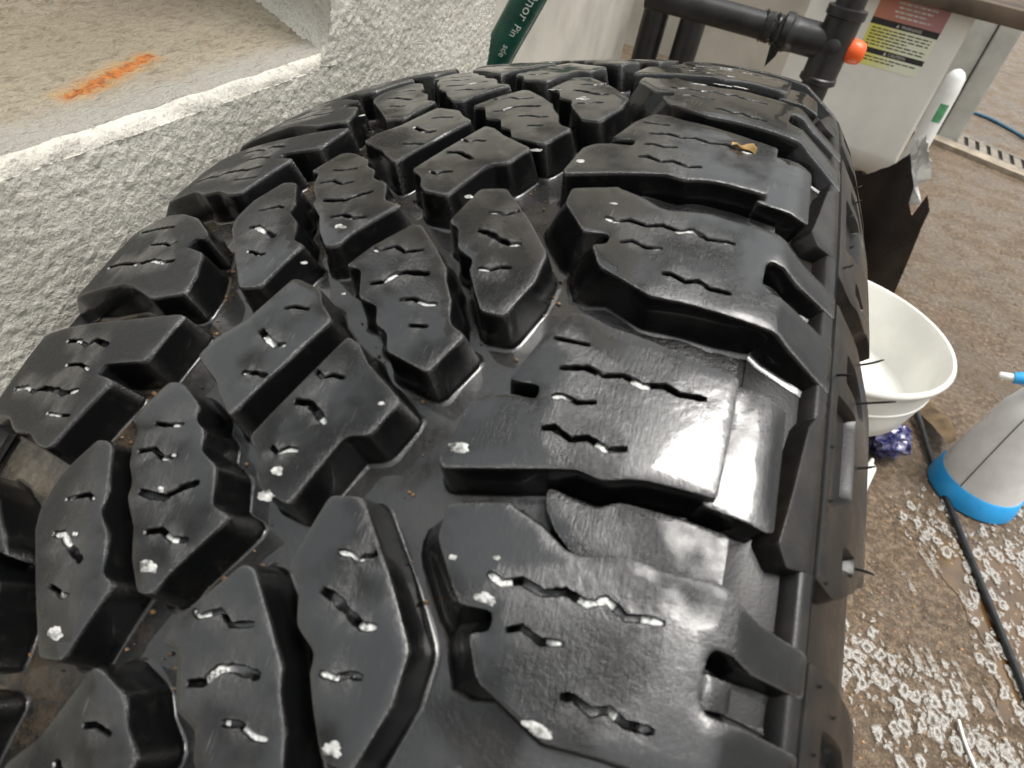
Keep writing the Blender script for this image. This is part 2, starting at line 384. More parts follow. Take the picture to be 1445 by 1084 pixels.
Hh = dict(o=[(9.47,-16.4),(9.47,-13.8),(9.06,-5.6),(8.36,-2.4),(7.7,3),(3.25,-11.3),(3.98,-17.4),(4.5,-20.8),(5.43,-31.1),(6.34,-28.8),(7.28,-22.9)],
 s=[([(7.95,-13),(8.08,-10.1),(8.02,-5.5)],1.0),([(6.87,-16.3),(6.46,-12),(6.26,-9),(6.36,-6.5)],1.9),([(5.01,-14.4),(5.07,-9.9),(5.01,-6.6)],1.2)])
J = dict(o=[(7.11,9.4),(6.82,13.7),(6.09,18.6),(5.44,25.3),(4.92,30.6),(3.53,26.8),(3.33,21.1),(.8,14.4),(1.07,6),(1.48,3.4),(2.12,1.6),(2.71,-3.5)],
 s=[([(5.5,5.8),(5.27,8.4),(5.43,11),(5.36,14.2)],1.1),([(4.24,4.1),(4.26,8.2),(4.02,11),(3.65,14.6)],1.9),([(2.54,3.6),(2.38,6.1),(2.56,8.3),(2.59,10.9)],1.2)])
Bb = dict(o=[(2.92,45.1),(3.19,43.8),(5.24,45.9),(5.68,48.7),(5.86,53.6),(5.85,60.1),(6.29,60),(6.30,53.1),(6.5,53.3),(8.28,57),(9.46,61.7),(9.43,65.8),(9.09,71.9),(9.03,76),(8.89,81.2),(8.68,87.7),(8.48,94.2),(8.38,101.5),(7.09,101.6),(5.94,101.4),(4.01,100.9),(4.01,94.9),(3.98,86.5),(3.86,82.4),(3.64,78),(3.78,72.7),(3.61,66.8),(3.37,59.8)],
 s=[([(8.2,59.8),(8.16,68)],1.0),([(7.09,63.3),(7.28,68.9),(7.12,72.9),(7.28,77),(7.08,81.5),(7.25,86),(7.09,89.4),(7.18,95)],1.6),([(6.01,63.4),(6.11,65.6),(5.97,69.1),(6.11,72.8)],1.1),([(4.87,63.4),(4.97,65.6),(4.7,69.8),(4.87,73.1),(4.64,77.6),(4.81,81.3)],1.6)])
Aa = dict(o=[(1.98,48.8),(2.43,61.5),(2.31,62.6),(1.95,69),(1.48,74.2),(1.4,77.3),(1.59,82.2),(1.73,87.4),(1.64,92.5),(1.66,98),(1.71,104.7),(1.48,107.5),(1.25,110),(1.03,114),(.93,118.4),(.75,127.3),(-.6,127.3),(-.4,113),(-.1,108),(-.05,104.5),(-.35,103.4),(-1.3,103.2),(-1.65,104.5),(-1.7,113),(-2.0,127.3),(-4.35,127.3),(-3.95,118),(-3.7,112.5),(-3.42,108.5),(-3.38,100),(-3.32,88),(-3.35,78),(-3.21,75.8),(-2.45,64.8),(-2.26,63.5),(-1.3,60.2),(-1.12,64.1),(-.65,63.8),(-.7,57),(.9,49)],
 s=[([(.31,61.3),(.14,64.2),(.33,67.7),(.17,72.3),(.36,76.2),(.19,80.6),(.43,83.9),(.12,87.9),(.22,91.8),(.24,94.7)],1.6),([(-.98,67.4),(-.82,69.9),(-1.05,73.9),(-.94,77.7)],1.2),([(-2.17,79.5),(-2.13,81.6),(-2.33,85.1),(-2.18,88),(-2.39,91.1),(-2.37,96)],1.6)])
L1 = dict(o=[(7.25,-44),(4.94,-46.8),(4.63,-61.5),(4.23,-62),(4.03,-54.1),(2.87,-57.3),(1.08,-62),(.91,-64),(1.0,-68.3),(1.39,-74.3),(1.39,-82.7),(1.96,-90.5),(1.99,-107),(2.2,-124),(6.0,-124),(6.4,-107.4),(6.6,-90),(6.65,-85.7),(6.73,-78.8),(6.87,-64.9),(7.27,-47)],
 s=[([(5.72,-86.5),(5.73,-79.8),(5.49,-74.7),(5.77,-72.3),(5.51,-65.1)],1.6),([(4.49,-77.7),(4.56,-71.8),(4.35,-66.3)],1.0),([(3.33,-98.8),(3.4,-91.1),(3.19,-85.2),(3.37,-81.8),(3.33,-74.3),(3.21,-70.1),(3.42,-65.1)],1.6),([(2.3,-71.8),(2.29,-66.5),(2.34,-62)],.8)])
L2 = dict(o=[(14.1,-91),(13.84,-81.4),(13.25,-70.9),(12.19,-60.8),(11.55,-57.2),(11.67,-63.5),(11.2,-65.3),(10.72,-54.7),(9.38,-50.5),(8.3,-49.7),(7.95,-61.5),(8.75,-75),(8.89,-80),(8.62,-106.6),(8.9,-124),(12.8,-124),(13.4,-107)],
 s=[([(12.95,-100),(12.88,-94.4),(12.85,-88.1),(12.74,-79.4)],1.4),([(11.5,-84),(11.46,-76.1),(11.28,-72.5),(11.5,-70.5)],1.0),([(10.4,-100.1),(10.4,-91.3),(10.18,-81),(10.34,-75.1),(10.14,-68.9),(10.22,-64.2)],1.6)])
PAD = [(3.45,66.6),(3.1,77.8),(3.5,82.2),(3.5,94),(3.4,107.2),(2.38,108.6),(1.5,106.8),(1.5,99.6),(1.5,91.1),(1.5,82.7),(1.5,75.7),(2.1,70.7),(2.7,67.5)]
STEP = [(8.3,98.5),(8.16,112.2),(8.0,114.5),(3.75,114.9),(3.63,112.7),(3.85,98.5)]
WEB = [(9.6,127.2),(8,121.4),(6.8,120.1),(5.4,118.6),(4,116.9),(3.55,116.2),(2.9,119),(3.1,127.2)]
SWL = [(.6,127.8),(.35,139.6),(-.15,156.4),(-.5,163),(-2,172),(-9,172),(-9.4,160),(-10.1,155),(-11.3,137.3),(-11.1,127.8)]
SWH = [([(-1.1,136),(-1.5,151),(-2.2,156),(-2.9,150),(-2.6,136)],3.2),([(-3.7,131.5),(-3.4,145.5),(-7.2,145),(-8.4,131.5)],2.6),([(-9.2,140),(-8.9,152),(-9.7,152),(-10.2,140)],2.2)]

POCK = [(-.60,104.2),(-.66,113.2),(-1.52,113.4),(-1.58,104.4)]
N = 25
ANG = [0., 14.107, 27.48] + [27.48 + (360-27.48)/23*k for k in range(1, 23)]
protos = []      # (name, mesh, materials)
def proto(name, bm, mats, sm=38):
    me = bpy.data.meshes.new(name); bm.to_mesh(me); bm.free()
    for m in mats: me.materials.append(m)
    me.polygons.foreach_set('use_smooth', [True]*len(me.polygons)); me.set_sharp_from_angle(angle=R_(sm))
    protos.append((name, me)); return me
BM = [RUB, FOAM, GROOVE]
for i, d in enumerate((K, I, G, F, Hh, J)): proto('tread_block', make_block(d['o'], d['s'], seed=i+1), BM)
proto('shoulder_lug', make_block(Bb['o'], Bb['s'], seed=11), BM)
def a_flare(p):                        # the inner flank of this lug is a wide sloping face
    a = p.x/DEG
    return 5.2*max(0., min(1., (1.9-a)/.5))*max(0., min(1., (a+2.75)/.4))*max(0., min(1., (67-p.y)/3.)) if p.y < 67 else 0.
proto('shoulder_lug', make_block(Aa['o'], Aa['s'], seed=12, flare=a_flare), BM)
proto('shoulder_lug', make_block(L1['o'], L1['s'], seed=13), BM)
proto('shoulder_lug', make_block(L2['o'], L2['s'], seed=14), BM)
proto('shoulder_step', make_block(STEP, seed=15, htop=lambda s, u: -2.2+max(0, min(u, 113)-104)*.2, bev=.45, rnd=.8), BM)
proto('tie_bar', make_block(PAD, seed=16, htop=lambda s, u: -6., bev=.7, fillet=False, rnd=2.), BM)
proto('pocket_step', make_block(POCK, seed=19, htop=lambda s, u: -4.2, bev=.8, fillet=False, rnd=1.), BM)
proto('shoulder_web', make_block(WEB, seed=17, htop=lambda s, u: -.3, bev=.5, fillet=False, rnd=.6), [SIDE, FOAM, GROOVE])
proto('sidewall_lug', make_block(SWL, holes=SWH, seed=18, bev=.5, draft=.3, grid=5, fillet=False, rnd=1.2), [SIDE, FOAM, GROOVE])
for k in range(N):
    for name, me in protos:
        o = bpy.data.objects.new(name, me); col.objects.link(o); o.parent = tyre; o.rotation_euler = (-R_(ANG[k]), 0, 0)

def revolve(name, uh, mats, seg=540, parent=tyre, close=False, nz=0.):
    bm = bmesh.new(); rings = []
    for u, h in uh:
        rings.append([bm.verts.new(P3(k/seg*360*DEG, u, h+nz*noise.noise(Vector((k*.31, u*.13, 0))))) for k in range(seg)])
    for i in range(len(rings)-1):
        for k in range(seg): bm.faces.new((rings[i][k], rings[i+1][k], rings[i+1][(k+1)%seg], rings[i][(k+1)%seg]))
    if close:
        for k in range(seg): bm.faces.new((rings[-1][k], rings[0][k], rings[0][(k+1)%seg], rings[-1][(k+1)%seg]))
    bmesh.ops.recalc_face_normals(bm, faces=bm.faces)
    return obj(name, bm, mats, parent, smooth=45)
us = [x*3. for x in range(-33, 34)]
revolve('tread_base', [(-104., -depth(104))]+[(u, -depth(u)) for u in us]+[(104., -depth(104))], [GROOVE], nz=.25)
for sg in (1, -1):
    revolve('sidewall', [(sg*u, -depth(u)) for u in (103.5, 106, 109, 112, 115, 118, 121, 124, 127, 130, 135, 140, 146, 152, 160, 168, 176, 184, 192, 204, 216, 230, 244, 256, 262)], [SIDE], seg=360)
    revolve('shoulder_rib', [(sg*u, h) for u, h in ((122.4, -5), (122.9, -1.2), (123.5, -.55), (125.3, -.35), (127.0, -.4), (127.6, -.9), (128.3, -5))], [SIDE], seg=540)
    revolve('mould_seam', [(sg*u, h) for u, h in ((126.9, -.8), (127.0, -.2), (127.1, -.2), (127.2, -.8))], [SIDE], seg=540)
# inside of the casing: liner from bead to bead
bm = bmesh.new(); seg = 180; rings = []
for x, r in ((-112,214),(-104,214),(-104,225),(-118,250),(-126,290),(-118,335),(-90,366),(-40,376),(0,378),(40,376),(90,366),(118,335),(126,290),(118,250),(104,225),(104,214),(112,214)):
    rings.append([bm.verts.new((x*.001, r*.001*math.sin(k/seg*2*math.pi), r*.001*math.cos(k/seg*2*math.pi))) for k in range(seg)])
for i in range(len(rings)-1):
    for k in range(seg): bm.faces.new((rings[i][k], rings[i][(k+1)%seg], rings[i+1][(k+1)%seg], rings[i+1][k]))
obj('inner_liner', bm, [SIDE], tyre, smooth=50)

# thin rubber whiskers left by the mould vents
def whisker(a, u, L, bend, rad=.32):
    p = P3(a*DEG, u, -.5); q = P3(a*DEG, u, 30); d = (q-p).normalized(); tdir = (P3((a+1)*DEG, u, 0)-P3(a*DEG, u, 0)).normalized()
    bm = bmesh.new(); tube(bm, [p+d*(L*.001*t)+tdir*(bend*.001*t*t) for t in (0, .25, .5, .75, 1)], [rad*.001]*4+[rad*.0006], 8)
    obj('rubber_whisker', bm, [SIDE], tyre, smooth=60)
for a, u, L, bd in ((14.4,150,6,1.2),(11.9,148,9,0),(8.9,150,4.5,.6),(4.9,154,4.5,-1),(11.1,130,4,-1),(17.5,131,1.6,.5),(18.4,135,1.6,.5),(20.2,136,1.6,.5),(22.5,134,1.6,.5),(5.9,131,1.4,.4),(3.1,132,1.2,.4),(.0,133,1.2,.4),(-.7,141,1.2,.4),(-1.9,133,1.2,.4),(4.2,147,1.2,.4),(7.9,130,1.2,.4),(26,140,2.5,.5),(29,142,2.5,.5)):
    whisker(a, u, L, bd)

# ------------------------------------------------------------------ suds, leaf and grit lying on the tread
def T3(a, u, h): return tyre.matrix_world @ P3(a*DEG, u, h)
def blob(bm, c, n, t, rx, ry, hgt, seg=14, sd=0, ringed=False, irr=.32):
    """irregular domed spot on a surface: centre c, normal n, tangent t"""
    b_ = n.cross(t); rr = []
    prof_ = ((1., 0.), (.93, .55), (.75, .9), (.45, 1.)) if not ringed else ((1., 0.), (.94, .7), (.82, 1.), (.66, .8), (.48, .35), (.34, 0.))
    ph = sd*1.7
    for f, hh in prof_:
        ring = []
        for k in range(seg):
            a = k/seg*2*math.pi; w_ = 1+irr*noise.noise(Vector((math.cos(a)*1.1+ph, math.sin(a)*1.1, sd*.37)))+irr*.6*noise.noise(Vector((math.cos(a)*3+ph, math.sin(a)*3, sd)))
            ring.append(bm.verts.new(c+t*(rx*f*w_*math.cos(a))+b_*(ry*f*w_*math.sin(a))+n*(hgt*hh)))
        rr.append(ring)
    for i in range(len(rr)-1):
        for k in range(seg): bm.faces.new((rr[i][k], rr[i][(k+1)%seg], rr[i+1][(k+1)%seg], rr[i+1][k]))
    if not ringed: bm.faces.new(rr[-1])
bm = bmesh.new()
for i, (a, u, rx, ry) in enumerate(((3.68,47.5,2.4,1.3),(1.77,8.1,1.6,1.2),(.95,8.2,2.2,1.6),(-1.95,-13.1,2.6,1.6),(-4.55,-29.9,2.2,1.5),(-4.9,41.8,2.2,1.5),(4.66,26.1,.8,.5),(-3.05,77.1,3.2,1.1),(-.36,62,2.2,1.2),(22.96,-45.6,1.4,1.),(12.51,-12.4,2,1.4),(18.76,32.7,2,1.),(18.05,47.4,1.4,1.1),(24.8,35.3,2.4,1.1),(25.1,35.0,1.4,.8),(-1.6,-37.8,.8,.6),(.48,53.7,.9,.6),(.75,61.9,.8,.5),(21.0,92.5,1.3,.6),(.4,-19.5,1.,.8),(1.6,-20.8,.7,.5),(14.9,21.4,1.2,.9),(15.3,62,1.1,.6),(26.3,22,2.2,1.),(35.2,75,3,1.),(29.5,78,4,.8),(29.7,84,3,.7),(28.9,70,3,.7),(10.3,-16,1.2,.8),(8.9,2,.7,.5))):
    c = T3(a, u, .02); n = (T3(a, u, 5)-c).normalized(); t = (T3(a, u+1.5, .02)-c); t = (t-t.dot(n)*n).normalized()
    blob(bm, c, n, t, rx*.00095, ry*.00085, .00012, seg=22, sd=i, irr=.55)
suds = tag(obj('soap_suds', bm, [FOAM], smooth=60), 'white soap suds dotted over the wet black tread', 'suds', kind='stuff')
def add_sud_mat():
    b = NB('white_suds'); v = b.coords(); n = b.noise(v, 900, 4)
    return b.set(color=b.mix(b.ramp(n, .35, .65), (.34, .34, .32), (.62, .62, .60)), rough=.35, normal=b.bump(n, .25, .0006), coat=.3, coatr=.1, alpha=b.ramp(b.noise(v, 420, 4, .65), .30, .62, .0, .9))
SUD = add_sud_mat(); suds.data.materials[0] = SUD
rg = random.Random(9); items = []
for _ in range(900):
    a = rg.uniform(-6, 34); u = rg.choice((rg.uniform(-66, -34), rg.uniform(-66, -46), rg.uniform(-30, 5), rg.uniform(0, 60)))
    items.append((T3(a, u, -depth(u)+.2), rg.choice((.0002, .0003, .0004, .0006))*rg.uniform(.7, 1.3), 1.))
tag(grains('groove_grit', items, plain('brown_grit', (.16, .095, .045), .8, 400, .4)), 'brown sand and grit caught in the tread grooves near the wall', 'grit', kind='stuff')
LEAF = plain('dry_leaf_skin', (.55, .36, .13), .6, 120, .3)
bm = bmesh.new(); g = []
for i in range(6):
    row = []
    for j in range(4):
        wdt = (.55+.45*math.sin(math.pi*(i+.6)/6.2)); p = T3(21.35+.28*(j-1.5)*wdt*.55+.12*math.sin(i*2.1), 87.6+i*1.5, .7+.7*math.sin(j*1.3+i)); row.append(bm.verts.new(p))
    g.append(row)
for i in range(5):
    for j in range(3): bm.faces.new((g[i][j], g[i+1][j], g[i+1][j+1], g[i][j+1]))
bmesh.ops.solidify(bm, geom=bm.faces[:], thickness=.0003)
tag(obj('leaf_scrap', bm, LEAF, smooth=60), 'tiny tan scrap of dry leaf stuck on a shoulder lug of the tyre', 'leaf')
bm = bmesh.new(); bmesh.ops.create_icosphere(bm, subdivisions=2, radius=.0016)
for v_ in bm.verts: v_.co *= 1+.25*noise.noise(v_.co*700); v_.co.x *= 1.7
bmesh.ops.translate(bm, verts=bm.verts, vec=T3(22.75, -22.5, -6.5))
tag(obj('orange_pebble', bm, plain('orange_grit', (.6, .14, .04), .6, 300), smooth=60), 'tiny orange pebble wedged between two tread blocks', 'pebble')

# ------------------------------------------------------------------ wall beside the tyre
WX = -.227
def stucco_mat():
    b = NB('white_stucco'); v = b.coords(); n1 = b.noise(v, 14, 4); n2 = b.noise(v, 420, 5, .65); n3 = b.noise(v, 120, 4, .6, .6)
    c = b.mix(b.ramp(n1, .3, .7), (.47, .45, .395), (.57, .55, .49)); c = b.mix(b.math('MULTIPLY', b.ramp(n2, .54, .70), .7), c, (.22, .205, .18)); c = b.mix(b.math('MULTIPLY', b.ramp(b.noise(v, 22, 4, .6), .52, .72), .35), c, (.30, .27, .23))
    return b.set(color=c, rough=.75, normal=b.bump(b.math('ADD', n2, n3), .8, .0016))
def ledge_mat():
    b = NB('weathered_ledge'); v = b.coords(); sx, sy, sz = b.sep(v); sx = b.math('ADD', sx, WX)
    vs = b.coords(False, (1, .45, 1)); n1 = b.noise(vs, 9, 4); n2 = b.noise(vs, 260, 5, .65); n3 = b.noise(vs, 700, 4, .6)
    c = b.mix(b.ramp(n1, .3, .7), (.235, .198, .14), (.32, .28, .208)); c = b.mix(b.math('MULTIPLY', b.ramp(n2, .49, .66), .7), c, (.16, .125, .085)); c = b.mix(b.math('MULTIPLY', b.ramp(n3, .56, .68), .5), c, (.14, .11, .075))
    # whiter, less stained rim along the front edge
    rim = b.ramp(b.math('ADD', sx, b.math('MULTIPLY', b.noise(v, 120, 4), .02)), -.245, -.222)
    c = b.mix(b.math('MULTIPLY', rim, .9), c, (.31, .297, .265))
    # darker pits towards the far back of the ledge
    pit = b.math('MULTIPLY', b.ramp(sx, -.30, -.42), b.ramp(b.noise(vs, 190, 3, .5), .5, .6)); c = b.mix(b.math('MULTIPLY', pit, .7), c, (.12, .10, .085))
    # one rust streak, left by a rusty bar
    wob = b.math('MULTIPLY', b.math('SUBTRACT', b.noise(v, 90, 4), .5), .006)
    fine = b.math('MULTIPLY', b.math('SUBTRACT', b.noise(v, 500, 4), .5), .004)
    ax_, ay_, bx_, by_ = -.253, -.080, -.268, -.028
    dx, dy = bx_-ax_, by_-ay_; L2_ = dx*dx+dy*dy
    px_ = b.math('SUBTRACT', sx, ax_); py_ = b.math('SUBTRACT', sy, ay_)
    t = b.math('DIVIDE', b.math('ADD', b.math('MULTIPLY', px_, dx), b.math('MULTIPLY', py_, dy)), L2_)
    tc = b.math('MAXIMUM', b.math('MINIMUM', t, 1.), 0.)
    ex = b.math('SUBTRACT', px_, b.math('MULTIPLY', tc, dx)); ey = b.math('SUBTRACT', py_, b.math('MULTIPLY', tc, dy))
    d = b.math('SQRT', b.math('ADD', b.math('MULTIPLY', ex, ex), b.math('MULTIPLY', ey, ey)))
    d = b.math('ADD', b.math('ADD', d, wob), fine)
    halo = b.ramp(d, .0095, .002); core = b.ramp(d, .0036, .0014)
    c = b.mix(b.math('MULTIPLY', halo, .6), c, (.40, .20, .045)); c = b.mix(b.math('MULTIPLY', core, .9), c, b.mix(b.ramp(b.noise(v, 350, 4), .35, .65), (.22, .05, .006), (.44, .14, .016)))
    return b.set(color=c, rough=.8, normal=b.bump(b.math('ADD', n2, b.math('MULTIPLY', n3, .5)), 1., .0045))
STUC, LEDG = stucco_mat(), ledge_mat()
SMOO = plain('smooth_render', (.47, .45, .40), .8, 12, .08, .25, 160)
wall = tag(empty('stucco_wall', (WX, 0, 0)), 'rough white stucco wall with a beige rust-stained ledge beside the tyre', 'wall')
def stuc_h(y, z):
    v = Vector((y*60, z*60+y*22, 0)); wv = .35*noise.noise_vector(v*2.2)
    p = Vector((y*400+z*180, z*700-y*200, 1.))+wv*2.
    a = noise.noise(p); b_ = noise.noise(p*2.3+Vector((5, 5, 5)))
    return .0010*max(-.3, a)+.0004*b_+.0010*noise.noise(v*.35)
def led_h(x, y):
    p = Vector((x*260, y*120, 0)); q = Vector((x*500, y*260, 3))
    deep = max(0, min(1, (-x-.29)/.08))
    return .0022*min(.10, noise.noise(p))*(1+1.6*deep)+.0003*noise.noise(q)+.0018*noise.noise(Vector((x*14, y*14, 7)))
bm = bmesh.new(); st = .0015
ys = []; y = -.5
while y < .052: ys.append(y); y += st
prof2 = []; z = .40
RAD = .007
while z < .758-RAD: prof2.append(('f', z)); z += st
for k in range(6): prof2.append(('c', k/5*math.pi/2))
x = WX-RAD-st
while x > -.56: prof2.append(('t', x)); x -= st*(1.3 if x > -.36 else 2.2)
rows = []; idx = []
for y in ys:
    row = []
    for kd, q in prof2:
        if kd == 'f': p = (WX+stuc_h(y, q), y, q)
        elif kd == 't': p = (q, y, .758+led_h(q, y))
        else:
            h = stuc_h(y, .758)*.6+.0016*noise.noise(Vector((y*70, q, 3)))
            p = (WX-RAD+(RAD+h)*math.cos(q), y, .758-RAD+(RAD+h)*math.sin(q))
        row.append(bm.verts.new((p[0]-WX, p[1], p[2])))
    rows.append(row)
for i in range(len(rows)-1):
    for j in range(len(prof2)-1):
        f = bm.faces.new((rows[i][j], rows[i+1][j], rows[i+1][j+1], rows[i][j+1]))
        if prof2[j][0] != 'f' and not (prof2[j][0] == 'c' and prof2[j][1] < .7): f.material_index = 1
led = obj('ledge', bm, [STUC, LEDG], wall, smooth=70)
bm = bmesh.new(); rows = []
for k in range(90):
    y = .0505+.0024*k; x = -.004; row = []
    while x > -.34: row.append(bm.verts.new((x, y, .7575+led_h(x+WX, y)))); x -= .0024
    rows.append(row)
for i in range(len(rows)-1):
    for j in range(len(rows[0])-1): bm.faces.new((rows[i][j], rows[i+1][j], rows[i+1][j+1], rows[i][j+1]))
obj('ledge_end', bm, [LEDG], wall, smooth=70)
bm = bmesh.new(); rows = []
ys2 = [.045+st*k for k in range(int(.205/st)+1)]; zs = [.40+st*k for k in range(int(.5/st))]+[.95, 1.1, 1.4, 1.8]
cr = .006
for y in ys2:
    row = []
    for z in zs:
        e = 0
        yy = min(y, .0447-max(0, .772-z)**2*26) if y < .0455 and z > .752 else y
        row.append(bm.verts.new((stuc_h(y, z)*1.1, yy, z)))
    rows.append(row)
for i in range(len(rows)-1):
    for j in range(len(zs)-1): bm.faces.new((rows[i][j], rows[i+1][j], rows[i+1][j+1], rows[i][j+1]))
obj('pier_face', bm, [STUC], wall, smooth=70)
bm = bmesh.new(); rows = []
for k in range(150):
    xx = .0006-.0023*k; row = []
    for z in [.752+.0025*j for j in range(60)]+[1.0, 1.4, 1.8]: row.append(bm.verts.new((xx, .0455-.6*min(0, xx)+stuc_h(xx*1.3+.4, z)*1.3-max(0, .772-z)**2*26, z)))
    rows.append(row)
for i in range(len(rows)-1):
    for j in range(len(rows[0])-1): bm.faces.new((rows[i][j], rows[i][j+1], rows[i+1][j+1], rows[i+1][j]))
obj('pier_return', bm, [STUC], wall, smooth=70)
bm = bmesh.new()
box(bm, -.6, -.006, -.9, .05, 0, .75); 
pb = [(-.006,.062),(-.006,.247),(-.30,.247),(-.30,.239)]; lo_ = [bm.verts.new((x, y, 0)) for x, y in pb]; hi_ = [bm.verts.new((x, y, 1.8)) for x, y in pb]
bm.faces.new(lo_[::-1]); bm.faces.new(hi_)
for k in range(4): bm.faces.new((lo_[k], lo_[(k+1)%4], hi_[(k+1)%4], hi_[k]))
obj('wall_core', bm, [STUC], wall)
bm = bmesh.new(); box(bm, -.6, -.078, .2475, 1.06, 0, 1.8); bevel(bm, .006, 3)
obj('recessed_panel', bm, [SMOO], wall, smooth=40)
bw = bmesh.new(); box(bw, -4, .60, 3.56, 3.75, 0, 2.6)
tag(obj('back_wall', bw, plain('beige_render', (.42, .39, .33), .8, 3, .12, .2, 120)), 'plain beige rendered wall behind the black pipes', 'wall')

# ------------------------------------------------------------------ floor
def floor_mat():
    b = NB('wet_concrete'); v = b.coords(); n0 = b.noise(v, 2.2, 4); n1 = b.noise(v, 14, 5, .6); n2 = b.noise(v, 75, 5, .7); n3 = b.noise(v, 300, 4, .7)
    vo_ = b.new('ShaderNodeTexVoronoi'); b.ln(v, vo_.inputs['Vector']); vo_.inputs['Scale'].default_value = 130
    c = b.mix(b.ramp(n1, .3, .7), (.095, .062, .035), (.19, .132, .082)); c = b.mix(b.ramp(n2, .44, .62), c, (.32, .235, .155))
    c = b.mix(b.math('MULTIPLY', b.ramp(n3, .48, .62), .8), c, (.032, .022, .014)); c = b.mix(b.math('MULTIPLY', b.ramp(b.noise(v, 210, 3), .58, .68), .8), c, (.30, .235, .17))
    peb = b.ramp(vo_.outputs['Distance'], .28, .12); gs = b.new('ShaderNodeSeparateColor'); b.ln(vo_.outputs['Color'], gs.inputs[0])
    c = b.mix(b.math('MULTIPLY', b.math('MULTIPLY', peb, b.ramp(gs.outputs[0], .40, .5)), .85), c, b.mix(gs.outputs[1], (.22, .20, .18), (.30, .17, .08)))
    c = b.mix(b.math('MULTIPLY', b.ramp(n0, .5, .7), .5), c, (.10, .068, .042))
    wet = b.ramp(b.noise(v, 7, 4, .6), .42, .62)
    return b.set(color=c, rough=b.mixf(wet, .6, .16), normal=b.bump(b.math('ADD', n2, b.math('MULTIPLY', n3, .8)), 1., .006), coat=b.math('MULTIPLY', wet, .5), coatr=.08)
bm = bmesh.new(); bmesh.ops.create_grid(bm, x_segments=4, y_segments=4, size=40)
tag(obj('floor', bm, floor_mat()), None, None, kind='structure')
WATER = NB('muddy_water'); _v = WATER.coords()
WATERM = WATER.set(color=WATER.mix(WATER.ramp(WATER.noise(_v, 12, 3), .3, .7), (.060, .032, .011), (.115, .064, .023)), rough=.03, coat=1., coatr=.0, normal=WATER.bump(WATER.noise(_v, 30, 2), .04, .004))
def sheet(name, pts, z, mat, sub=24, kind='structure'):
    c = spline([(x, y, z) for x, y in pts+pts[:1]], sub)[:-1]
    c = [p+Vector((.018*noise.noise(p*24), .018*noise.noise(p*24+Vector((9, 9, 9))), 0))+Vector((.004*noise.noise(p*90), .004*noise.noise(p*90+Vector((9, 9, 9))), 0)) for p in c]
    bm = bmesh.new(); bm.faces.new([bm.verts.new(p) for p in c]); bmesh.ops.triangulate(bm, faces=bm.faces)
    return tag(obj(name, bm, mat), None, None, kind=kind)
sheet('puddle', [(.515,.735),(.545,.79),(.61,.80),(.70,.86),(.76,.80),(.72,.68),(.665,.60),(.64,.50),(.60,.46),(.60,.56),(.575,.63),(.54,.69)], .0012, WATERM)
_b = NB('floor_foam_film'); _c = _b.coords(); _w = _b.new('ShaderNodeTexNoise'); _b.ln(_c, _w.inputs['Vector']); _w.inputs['Scale'].default_value = 70; _w.inputs['Detail'].default_value = 3
_o = _b.new('ShaderNodeVectorMath', operation='SCALE'); _b.ln(_w.outputs['Color'], _o.inputs[0]); _o.inputs['Scale'].default_value = .022
_a = _b.new('ShaderNodeVectorMath', operation='ADD'); _b.ln(_c, _a.inputs[0]); _b.ln(_o.outputs[0], _a.inputs[1])
_m = _b.new('ShaderNodeMapping'); _m.inputs['Rotation'].default_value = (0, 0, .55); _m.inputs['Scale'].default_value = (1.25, .72, 1); _b.ln(_a.outputs[0], _m.inputs[0])
def _cells(sc, lo, r0, r1):
    v_ = _b.new('ShaderNodeTexVoronoi', voronoi_dimensions='2D'); _b.ln(_m.outputs[0], v_.inputs['Vector']); v_.inputs['Scale'].default_value = sc
    g_ = _b.new('ShaderNodeSeparateColor'); _b.ln(v_.outputs['Color'], g_.inputs[0])
    at = _b.new('ShaderNodeAttribute', attribute_name='cover')
    has = _b.ramp(_b.math('SUBTRACT', at.outputs['Fac'], _b.math('MULTIPLY', g_.outputs[0], lo)), .0, .05)
    ring = _b.math('MULTIPLY', _b.ramp(v_.outputs['Distance'], r1+.04, r1-.16), _b.ramp(v_.outputs['Distance'], r0-.10, r0+.08, .15, 1.))
    return _b.math('MULTIPLY', ring, has), v_.outputs['Distance']
_f1, _d1 = _cells(44, 1.05, .17, .45); _f2, _d2 = _cells(110, 1.6, .10, .42)
_f = _b.math('MAXIMUM', _f1, _b.math('MULTIPLY', _f2, .85)); _n = _b.noise(_c, 420, 4, .65)
FFOAM = _b.set(color=_b.mix(_n, (.30, .285, .26), (.62, .61, .58)), rough=.3, normal=_b.bump(_f, .5, .0015), coat=.4, coatr=.08, alpha=_b.math('MULTIPLY', _f, _b.ramp(_n, .25, .6, .3, .72)))
_b = NB('foam_streak_film'); _v = _b.coords(False, (1, 1, 1))
FSTR = _b.set(color=(.42, .40, .36), rough=.3, alpha=_b.ramp(_b.noise(_v, 160, 4, .6), .35, .65, .05, .55))
bm = bmesh.new(); rg = random.Random(5); up = Vector((0, 0, 1)); cnt = 0
def foam_w(x, y):
    near = max(0, 1-abs(y-(.44-.25*(x-.42)))/.13) if x < .62 else 0
    far = max(0, 1-abs((y-.80)-1.0*(x-.66))/.16) if x > .57 else 0
    str_ = max(0, 1-abs(x-.63)/.08)*max(0, 1-abs(y-.62)/.3)
    cor = max(0, 1-math.hypot(x-.53, (y-.82)*.8)/.09)
    return max(near, far*.9, str_*.8, cor*.9)
gx, gy = 150, 170; vv = [[bm.verts.new((.34+.52*a/gx, .20+.84*b_/gy, .0042)) for b_ in range(gy+1)] for a in range(gx+1)]
for a in range(gx):
    for b_ in range(gy): bm.faces.new((vv[a][b_], vv[a+1][b_], vv[a+1][b_+1], vv[a][b_+1]))
